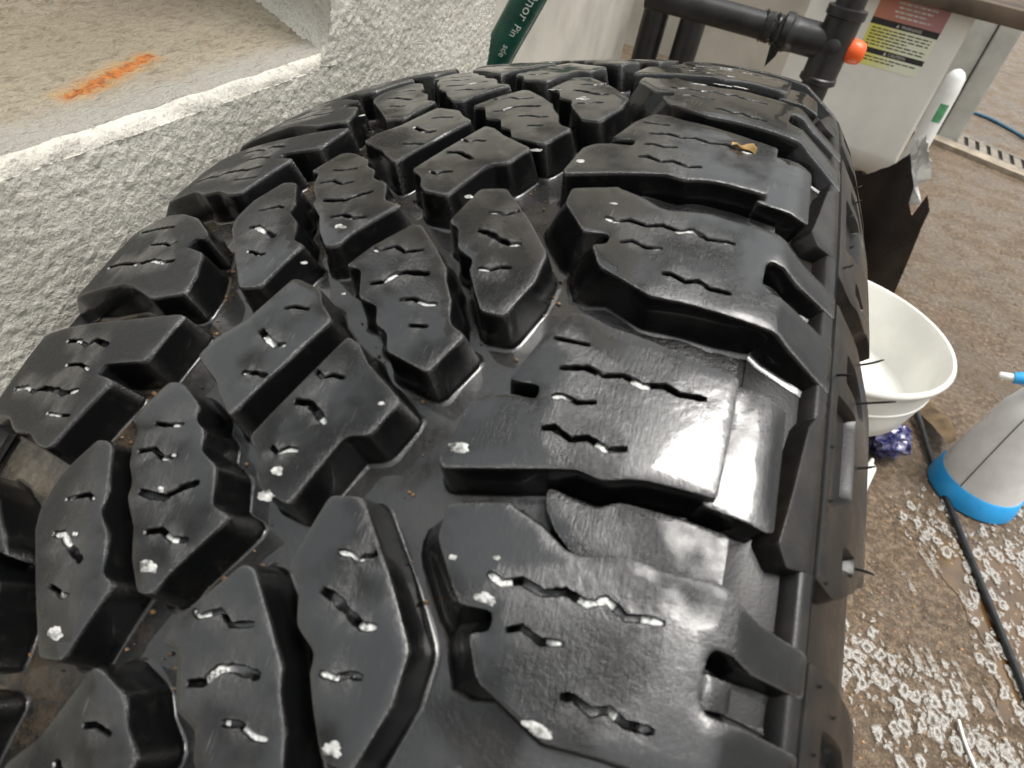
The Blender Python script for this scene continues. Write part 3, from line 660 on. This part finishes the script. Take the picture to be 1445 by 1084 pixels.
fo_ = tag(obj('floor_foam', bm, FFOAM), 'white soap foam drifting in patches on the wet floor', 'foam', kind='stuff')
at_ = fo_.data.attributes.new('cover', 'FLOAT', 'POINT')
at_.data.foreach_set('value', [foam_w(v_.co.x, v_.co.y) if .36 < v_.co.x < .84 and .22 < v_.co.y < 1.02 else 0. for v_ in fo_.data.vertices])
# long thin foam streaks
bm = bmesh.new()
for i in range(14):
    x, y = rg.uniform(.48, .62), rg.uniform(.44, .74)
    t = Vector((.42, -.9, 0)).normalized(); L = rg.uniform(.012, .035)
    blob(bm, Vector((x, y, .003)), up, t, L, rg.uniform(.003, .0065), .0004, seg=32, sd=i+.3, irr=.5)
tag(obj('foam_streaks', bm, FSTR, smooth=60), 'thin pale streaks of dried foam across the floor', 'foam', kind='stuff')

rg = random.Random(21)
for gi, (gc, gl) in enumerate((((.17,.115,.07),'brown grit of the rough floor'),((.20,.18,.16),'grey grit of the rough floor'),((.26,.15,.07),'tan grit of the rough floor'))):
    items = []
    for _ in range(1700):
        y = .2+rg.random()**1.6*2.4; x = rg.uniform(.32, .42+.42*y+.3); r = rg.choice((.0008, .0011, .0015, .0022))*rg.uniform(.7, 1.3)*(1+.25*y)
        items.append((Vector((x, y, r*.12)), r, .55))
    tag(grains('floor_grit', items, plain('grit_%d' % gi, gc, .5, 150, .35)), gl, 'grit', kind='stuff')
# ------------------------------------------------------------------ green pipe in the recess
GREEN = plain('green_plastic', (.012, .085, .06), .32, 30, .2, .06, 200)
gp = tag(empty('green_pipe', (-.285, .36, 0)), 'dark green plastic pipe with white print leaning in the wall recess', 'pipe')
gpts = [(-.285,.36,0),(-.285,.36,.3),(-.283,.36,.56),(-.276,.36,.645),(-.267,.36,.68),(-.244,.36,.738),(-.220,.36,.799),(-.15,.36,.975)]
bm = bmesh.new(); tube(bm, [Vector(p)-gp.location for p in spline(gpts, 6)], .0142, 28); obj('pipe_wall', bm, GREEN, gp, smooth=50)
WPRINT = plain('white_print', (.75, .75, .70), .5, 200, .1)
def text_mesh(s, size):
    cu = bpy.data.curves.new('t', 'FONT'); cu.body = s; cu.size = size; cu.resolution_u = 2; to = bpy.data.objects.new('t', cu); col.objects.link(to)
    bpy.context.view_layer.update(); me = bpy.data.meshes.new_from_object(to.evaluated_get(bpy.context.evaluated_depsgraph_get())); bpy.data.objects.remove(to); bpy.data.curves.remove(cu); return me
axis = (Vector(gpts[4])-Vector(gpts[6])).normalized()       # runs downwards
org = Vector((-.2365, .36, .757)); fr = (cam.location-org); fr = (fr-fr.dot(axis)*axis).normalized(); sd_ = axis.cross(fr)
for txt, off, sz in (('Onor', .004, .0125), ('Pin', .037, .0095), ('sde', .057, .0085)):
    me = text_mesh(txt, sz); 
    for v_ in me.vertices:
        al, ar = v_.co.x+off, (v_.co.y-.0015)/.0145+.10
        p = org+axis*al+.01435*(math.cos(ar)*fr-math.sin(ar)*sd_); v_.co = p-gp.location
    obj('printed_lettering', me, WPRINT, gp)

# ------------------------------------------------------------------ black drain pipes
BLK = plain('black_plastic_pipe', (.016, .016, .017), .38, 25, .3, .1, 150)
TAPE = plain('black_tape', (.012, .012, .013), .25, 60, .3, .4, 120)
for i, (px_, lb) in enumerate(((-.272, 'black upright pipe at the edge of the recess, left of its twin'), (-.205, 'black upright pipe under the end of the sideways drain pipe'))):
    pe = tag(empty('upright_pipe', (px_, 1.10, 0)), lb, 'pipe', 'black upright pipes by the recess')
    bm = bmesh.new(); tube(bm, [(0,0,0),(0,0,.3),(0,0,.6),(0,0,1.0)], .023, 28); obj('pipe_wall', bm, BLK, pe, smooth=50)
    bm = bmesh.new(); tube(bm, [(0,0,.30),(0,0,.305),(0,0,.34),(0,0,.345)], [.023,.0275,.0275,.023], 28, False); obj('collar', bm, BLK, pe, smooth=40)
dp = tag(empty('drain_pipe', (.026, 1.0, 0)), 'black drain pipe with a taped joint and tee in front of the white tank', 'pipe')
bm = bmesh.new(); tube(bm, [(-.30,0,.662),(-.2,0,.662),(-.105,0,.662)], .0205, 28); obj('side_pipe', bm, BLK, dp, smooth=50)
bm = bmesh.new(); pts_ = []; rd = []
for k in range(15):
    pts_.append((-.112+.003*k, .001*math.sin(k), .662)); rd.append(.0212+.0022*(k % 2)+.0012*math.sin(k*1.9))
tube(bm, pts_, rd, 24)
obj('tape_wrap', bm, TAPE, dp, smooth=25)
bm = bmesh.new(); q = [bm.verts.new(p) for p in ((-.088,-.020,.645),(-.070,-.021,.648),(-.074,-.026,.630),(-.084,-.028,.612))]; bm.faces.new(q); bmesh.ops.solidify(bm, geom=bm.faces[:], thickness=.0012); obj('tape_tail', bm, TAPE, dp)
bm = bmesh.new(); tube(bm, [(-.082,0,.662),(-.080,0,.662),(-.078,0,.662),(-.068,0,.662),(-.066,0,.662),(-.055,0,.662),(-.012,0,.662)], [.018,.026,.0285,.0285,.0265,.0255,.0255], 28); obj('coupling', bm, BLK, dp, smooth=40)
bm = bmesh.new(); tube(bm, [(0,0,.605),(0,0,.608),(0,0,.615),(0,0,.617),(0,0,.70),(0,0,.702),(0,0,.714),(0,0,.716)], [.024,.0285,.0285,.0265,.0265,.0295,.0295,.022], 28); obj('tee', bm, BLK, dp, smooth=40)
bm = bmesh.new(); tube(bm, [(0,-.020,.662),(0,-.0275,.662),(0,-.029,.662)], [.0125,.0125,.0105], 24); obj('tee_boss', bm, BLK, dp, smooth=40)
bm = bmesh.new(); tube(bm, [(0,0,0),(0,0,.3),(0,0,.61)], .0215, 28); tube(bm, [(0,0,.71),(0,0,.9),(0,0,1.3)], .0215, 28); obj('stack_pipe', bm, BLK, dp, smooth=50)
ORG = plain('orange_plastic', (.75, .10, .012), .4, 40, .1, .05)
bm = bmesh.new(); tube(bm, [(.046,1.004,.660),(.050,1.004,.660),(.062,1.003,.660),(.071,1.002,.660),(.075,1.002,.660)], [.016,.0175,.0175,.0155,.009], 28)
tag(obj('orange_plug', bm, ORG, smooth=50), 'bright orange plastic plug on the black tee', 'plug')
bm = bmesh.new(); tube(bm, [(.015,0,.660),(.024,0,.660)], .013, 20); obj('plug_stub', bm, BLK, dp, smooth=50)

# ------------------------------------------------------------------ white tank with its label
WPL = plain('offwhite_enamel', (.80, .79, .74), .42, 6, .05, .05, 120)
tk = tag(empty('white_tank', (.16, 1.92, 0)), 'off-white metal tank with a red and yellow warning label', 'tank')
bm = bmesh.new(); box(bm, -.20, .188, 0, .30, .20, .650); 
lo = [e for e in bm.edges if all(v_.co.z < .21 for v_ in e.verts)]; bmesh.ops.bevel(bm, geom=lo, offset=.085, segments=8, affect='EDGES', profile=.5)
vt = [e for e in bm.edges if abs(e.verts[0].co.x-e.verts[1].co.x) < .001 and abs(e.verts[0].co.y-e.verts[1].co.y) < .001 and e.calc_length() > .2]
bmesh.ops.bevel(bm, geom=vt, offset=.012, segments=4, affect='EDGES', profile=.5)
obj('tank_body', bm, WPL, tk, smooth=40)
for sx_ in (-.15, .12):
    for sy_ in (.05, .25):
        bm = bmesh.new(); tube(bm, [(sx_, sy_, 0), (sx_, sy_, .22)], .018, 16); obj('tank_leg', bm, BLK, tk, smooth=50)
def panel(name, x0, x1, z0, z1, mat, y, par=tk, th=.0006):
    bm = bmesh.new(); box(bm, x0-.16, x1-.16, y-th, y, z0, z1); return obj(name, bm, mat, par)
def label_mat(name, ca, cb):
    b = NB(name); v = b.coords(); x = b.sep(v)[0]
    return b.set(color=b.mix(b.ramp(b.math('ADD', x, b.math('MULTIPLY', b.noise(v, 60, 3), .02)), -.02, .09), ca, cb), rough=.45)
panel('label_red_panel', .121, .289, .598, .648, label_mat('faded_red', (.56,.22,.14), (.46,.22,.22)), -.0003)
panel('label_black_band', .121, .288, .583, .598, plain('black_print', (.02,.02,.02), .5), -.0003)
YEL = label_mat('faded_yellow', (.74,.70,.14), (.80,.82,.66))
panel('label_yellow_panel', .122, .287, .530, .583, YEL, -.0003)
panel('label_black_band', .124, .286, .517, .530, plain('black_print', (.02,.02,.02), .5), -.0003)
panel('label_yellow_panel', .125, .285, .488, .517, YEL, -.0003)
INK = plain('label_ink', (.05, .05, .04), .6); WINK = plain('label_white_ink', (.7, .68, .62), .6)
def ltext(s, x, z, size, mat):
    me = text_mesh(s, size)
    for v_ in me.vertices: v_.co = Vector((v_.co.x+x-.16, -.0013, v_.co.y+z))
    obj('label_lettering', me, mat, tk)
ltext('WARNING', .196, .5865, .0105, WINK); ltext('CAUTION', .196, .5200, .0098, WINK)
bm = bmesh.new()
for z0 in (.5865, .5200):
    q = [(.184,z0),(.192,z0),(.188,z0+.008)]; bm.faces.new([bm.verts.new((x-.16, -.0013, z)) for x, z in q])
obj('label_warning_triangles', bm, WINK, tk)
bm = bmesh.new(); rg = random.Random(3)
def wordline(bm, x0, x1, z, hgt):
    x = x0
    while x < x1:
        L = min(rg.uniform(.006, .020), x1-x); bm.faces.new([bm.verts.new((a-.16, -.0012, c)) for a, c in ((x,z),(x+L,z),(x+L,z+hgt),(x,z+hgt))]); x += L+rg.uniform(.002, .004)
for k, z in enumerate((.574,.5665,.559,.5515,.544,.5365)): wordline(bm, .130, .278-(.05 if k == 3 else 0), z, .0030)
for k, z in enumerate((.508,.5005)): wordline(bm, .130, .272-.05*k, z, .0030)
obj('label_small_print', bm, INK, tk)['kind'] = 'stuff'
bm = bmesh.new()
for k, z in enumerate((.638,.628,.618,.608)): wordline(bm, .165+.006*(k % 2), .262-.008*(k % 3), z, .0042)
obj('label_small_print', bm, WINK, tk)['kind'] = 'stuff'
bm = bmesh.new(); box(bm, .0, .62, 1.87, 2.25, .651, .69); bevel(bm, .003, 2)
WOOD = plain('old_brown_wood', (.085, .06, .04), .7, 9, .35, .4, 90)
tag(obj('wooden_board', bm, WOOD, smooth=40), 'dark weathered wooden board lying across the top of the white tank', 'board')

# ------------------------------------------------------------------ things round the tank
WHT = plain('white_plastic', (.78, .78, .76), .4, 12, .06, .05)
bt = tag(empty('white_tube_bottle', (.352, 1.80, 0)), 'slim white plastic tube with a green label beside the tank', 'bottle')
bm = bmesh.new(); tube(bm, [(.003,0,.02),(.003,0,.04),(.003,0,.30),(.001,0,.50),(0,0,.535),(0,0,.548),(0,0,.553)], [.02,.0235,.0235,.0235,.022,.014,.004], 28); obj('bottle_body', bm, WHT, bt, smooth=50)
bm = bmesh.new(); la = [-1.57+.9*(k/8-.35) for k in range(9)]
lr = [[bm.verts.new((.002+.0240*math.cos(a), .0240*math.sin(a), z)) for a in la] for z in (.432, .476)]
for k in range(8): bm.faces.new((lr[0][k], lr[0][k+1], lr[1][k+1], lr[1][k]))
obj('green_label', bm, plain('green_label_print', (.10, .34, .16), .5), bt, smooth=50)
DRK = plain('dark_brown_plastic', (.030, .022, .018), .35, 8, .35, .15, 60)
bm = bmesh.new(); outl = [(-.09,.27),(-.06,.30),(-.02,.345),(.0,.381),(.022,.345),(.045,.312),(.055,.27),(.078,.24),(.085,.298),(.112,.262),(.118,.212),(.135,.12),(.155,.0)]
cols = []; fine_ = []
for (xa, za), (xb, zb) in zip(outl, outl[1:]):
    for q_ in range(4): fine_.append((xa+(xb-xa)*q_/4, za+(zb-za)*q_/4+.004*noise.noise(Vector((xa*90+q_, 0, 0)))))
for x, zt in fine_+outl[-1:]:
    yb = -.06*math.cos((x-.03)/.13*1.5)
    cols.append([bm.verts.new((x, yb, zt*f)) for f in (0, .25, .5, .75, 1)])
for i in range(len(cols)-1):
    for j in range(4): bm.faces.new((cols[i][j], cols[i+1][j], cols[i+1][j+1], cols[i][j+1]))
bmesh.ops.solidify(bm, geom=bm.faces[:], thickness=.003)
dk = obj('dark_plastic_sheet', bm, DRK, smooth=50); dk.location = (.318, 1.70, 0)
tag(dk, 'dark brown curled plastic sheet with a torn top standing before the tank', 'sheet')
bm = bmesh.new(); rows = []
for i in range(12):
    z = .20+.2*i/11; row = []
    for j in range(7):
        f = j/6; ww = .03+.05*math.sin(math.pi*min(1, i/9.))*(1+.25*math.sin(i*2.3))
        row.append(bm.verts.new((.335+f*ww+.012*math.sin(i*.9), 1.742+.012*math.sin(f*9+i*1.2), z+.012*math.sin(f*7+i))))
    rows.append(row)
for i in range(11):
    for j in range(6): bm.faces.new((rows[i][j], rows[i][j+1], rows[i+1][j+1], rows[i+1][j]))
bmesh.ops.solidify(bm, geom=bm.faces[:], thickness=.0015)
tag(obj('crumpled_paper', bm, WHT, smooth=25), 'crumpled white plastic scrap tucked behind the dark torn sheet', 'scrap')
bm = bmesh.new(); box(bm, .24, .32, 1.60, 1.68, .145, .158); bevel(bm, .004, 2); 
fr_ = tag(empty('door_frame', (.70, 3.55, 0)), 'pale grey upright door frame strips at the end of the back wall', 'frame'); bm.free()
for x0, x1, y0 in ((-.10, .005, -.03), (.012, .10, -.05)):
    bm = bmesh.new(); box(bm, x0, x1, y0, .20, 0, 2.4); bevel(bm, .006, 2); obj('frame_strip', bm, plain('grey_paint', (.50, .51, .48), .5, 10, .08), fr_, smooth=40)
gr = tag(empty('floor_grate', (.88, 3.52, 0)), 'slotted pale metal drain grate set across the floor', 'grate')
ux = Vector((1.076-.678, 3.346-3.529, 0)).normalized(); uy = Vector((-ux.y, ux.x, 0))
GRM = plain('grate_metal', (.20, .175, .14), .6, 30, .2); SLOT = plain('slot_dark', (.012, .010, .008), .8)
def obox(name, c, hx, hy, z0, z1, mat, par, skew=0.):
    bm = bmesh.new(); vs = box(bm, -hx, hx, -hy, hy, z0, z1)
    for v_ in bm.verts: v_.co = (c+ux*(v_.co.x+skew*v_.co.y)+uy*v_.co.y)+Vector((0, 0, v_.co.z))-gr.location
    return obj(name, bm, mat, par)
c0 = Vector((.70, 3.60, 0))
obox('grate_bed', c0+ux*.45, .62, .10, .001, .006, SLOT, gr)
for k in range(24): obox('grate_bar', c0+ux*(-.13+.052*k), .016, .075, .006, .016, GRM, gr, -.35)
for s_ in (-1, 1): obox('grate_rail', c0+ux*.45+uy*(s_*.088), .62, .014, .006, .017, GRM, gr)
obox('grate_kerb', c0+ux*.45+uy*(-.15), .62, .045, .001, .02, plain('pale_kerb', (.30, .25, .19), .8, 20, .2), gr)
BLUC = plain('blue_cable_skin', (.03, .13, .22), .5)
bm = bmesh.new(); tube(bm, spline([(.80,4.30,.008),(.941,4.22,.008),(1.043,4.162,.008),(1.174,3.973,.008),(1.4,3.6,.008)], 6), .008, 12)
tag(obj('blue_cable', bm, BLUC, smooth=60), 'thin blue cable curving over the far floor', 'cable')

# ------------------------------------------------------------------ tub on its stand
bk = tag(empty('white_tub', (.236, .992, .112)), 'white plastic tub with a rolled rim standing beyond the tyre', 'tub')
TUB = plain('ivory_plastic', (.74, .735, .69), .38, 9, .06, .05)
bm = bmesh.new()
lathe(bm, [(0,.004),(.10,.004),(.178,.004),(.186,.012),(.192,.05),(.199,.095),(.205,.118),(.208,.1245),(.213,.1255),(.216,.121),(.214,.113),(.209,.110),(.2055,.100),(.2050,.092),(.2035,.080),(.2015,.066),(.2005,.060),(.1990,.045),(.196,.03),(.191,.006),(.184,0),(0,0)], seg=96)
obj('tub_wall', bm, TUB, bk, smooth=50)
bm = bmesh.new(); lathe(bm, [(.2000,.0620),(.2030,.0630),(.2036,.0650),(.2030,.0670),(.2010,.0680)], seg=96); obj('tub_rib', bm, TUB, bk, smooth=60)
bm = bmesh.new(); lathe(bm, [(0,.108),(.135,.108),(.14,.104),(.15,.004),(.152,0),(0,0)], (.25, 1.02, 0), 40)
tag(obj('black_pot', bm, plain('black_pot_plastic', (.015,.015,.015), .5), smooth=50), 'upturned black pot hidden in shadow under the white tub', 'pot')
BAG = NB('blue_film'); _v = BAG.coords(); _n = BAG.noise(_v, 60, 4, .6, .5)
BAGM = BAG.set(color=BAG.mix(BAG.ramp(_n, .45, .6), (.014, .016, .11), (.14, .14, .24)), rough=.15, coat=.6, normal=BAG.bump(_n, .5, .004))
bm = bmesh.new(); bmesh.ops.create_icosphere(bm, subdivisions=4, radius=.042)
for v_ in bm.verts:
    n_ = v_.co.normalized(); v_.co *= 1+.28*noise.noise(n_*2.6)+.16*abs(noise.noise(n_*6))+.06*noise.noise(n_*14); v_.co.z = max(-.040, v_.co.z*.85)
bmesh.ops.translate(bm, verts=bm.verts, vec=(.425, .975, .040))
tag(obj('blue_bag', bm, BAGM, smooth=30), 'crumpled shiny blue plastic bag below the white tub', 'bag')
wt = tag(empty('white_nozzle_tube', (.39, .82, 0)), 'short white plastic tube with a narrow tip on the floor by the tyre', 'tube')
bm = bmesh.new(); tube(bm, [(-.02,-.06,.014),(.010,.065,.020),(.0115,.071,.0205)], [.0135,.0135,.010], 20); obj('tube_body', bm, WHT, wt, smooth=45)
bm = bmesh.new(); tube(bm, [(.0112,.070,.0205),(.016,.092,.022)], [.006,.0035], 14); obj('tube_tip', bm, WHT, wt, smooth=45)
CARD = plain('brown_cardboard', (.27, .19, .11), .8, 20, .25)
def card(name, rows_, label):
    bm = bmesh.new(); R2 = [[bm.verts.new(p) for p in r] for r in rows_]
    for i in range(len(R2)-1):
        for j in range(len(R2[0])-1): bm.faces.new((R2[i][j], R2[i][j+1], R2[i+1][j+1], R2[i+1][j]))
    bmesh.ops.solidify(bm, geom=bm.faces[:], thickness=.003)
    return tag(obj(name, bm, CARD, smooth=30), label, 'cardboard')
card('cardboard_flap', [[(.47,1.20,.004),(.505,1.155,.012),(.525,1.09,.032),(.548,1.03,.040)],[(.51,1.22,.004),(.53,1.18,.020),(.552,1.12,.046),(.562,1.045,.046)],[(.55,1.23,.004),(.562,1.19,.010),(.578,1.13,.022),(.572,1.05,.036)]], 'torn bent flap of brown cardboard between tub and sprayer')
card('cardboard_strip', [[(.44,1.75,.006),(.462,1.5,.010),(.475,1.30,.006)],[(.475,1.76,.004),(.495,1.5,.030),(.50,1.30,.004)],[(.50,1.76,.004),(.51,1.5,.006),(.515,1.30,.004)]], 'long creased brown cardboard strip behind the white tub')
HOSE = plain('black_hose_skin', (.016, .018, .020), .35, 60, .2, .1)
bm = bmesh.new(); tube(bm, spline([(.40,1.22,.02),(.47,1.18,.03),(.505,1.125,.018),(.534,.985,.008),(.562,.858,.0075),(.599,.693,.0075),(.635,.532,.0075),(.66,.42,.0075),(.70,.30,.0075)], 10), .0058, 16)
tag(obj('black_hose', bm, HOSE, smooth=60), 'thin black hose running across the wet floor past the sprayer', 'hose')
bm = bmesh.new(); tube(bm, spline([(.533,.432,.006),(.538,.405,.006),(.549,.371,.006),(.56,.34,.006)], 5), .0022, 10)
tag(obj('white_straw', bm, WHT, smooth=60), 'thin white straw lying on the wet floor', 'straw')

# ------------------------------------------------------------------ pump sprayer
sp = tag(empty('pump_sprayer', (.605, .962, 0)), 'white pump sprayer with a blue base standing on the foamy floor', 'sprayer')
BLUE = plain('blue_plastic', (.02, .30, .66), .35, 15, .08, .05); GRYP = plain('greyish_white_plastic', (.76, .75, .73), .35, 14, .07, .05)
bm = bmesh.new(); lathe(bm, [(0,.001),(.078,.001),(.082,.004),(.0815,.012),(.077,.040),(.0745,.043),(.072,.043),(.070,.035)], seg=64); obj('sprayer_base', bm, BLUE, sp, smooth=40)
bm = bmesh.new(); lathe(bm, [(.0735,.030),(.0735,.05),(.070,.10),(.064,.16),(.058,.20),(.048,.232),(.034,.25),(.028,.256),(.028,.262)], seg=64); obj('sprayer_tank', bm, GRYP, sp, smooth=50)
ang = math.atan2(cam.location.y-.962, cam.location.x-.605)-.22
bm = bmesh.new()
q0 = [((r+.0006)*math.cos(ang), (r+.0006)*math.sin(ang), z) for r, z in ((.0735,.044),(.0735,.05),(.070,.10),(.064,.16),(.058,.20),(.048,.232))]
tube(bm, q0, .0009, 8); obj('level_line', bm, plain('dark_line', (.03,.03,.03), .5), sp, smooth=60)
bm = bmesh.new(); lathe(bm, [(0,.256),(.036,.256),(.038,.262),(.038,.29),(.03,.30),(.018,.305),(.014,.35),(0,.35)], seg=40); obj('pump_head', bm, BLUE, sp, smooth=40)
bm = bmesh.new(); tube(bm, [(-.03,-.008,.275),(-.062,-.012,.270),(-.080,-.013,.264)], [.014,.012,.0095], 20); obj('nozzle_arm', bm, BLUE, sp, smooth=45)
bm = bmesh.new(); tube(bm, [(-.079,-.013,.2645),(-.100,-.0135,.2605),(-.102,-.0135,.260)], [.0065,.0062,.004], 18); obj('nozzle_tip', bm, WHT, sp, smooth=45)
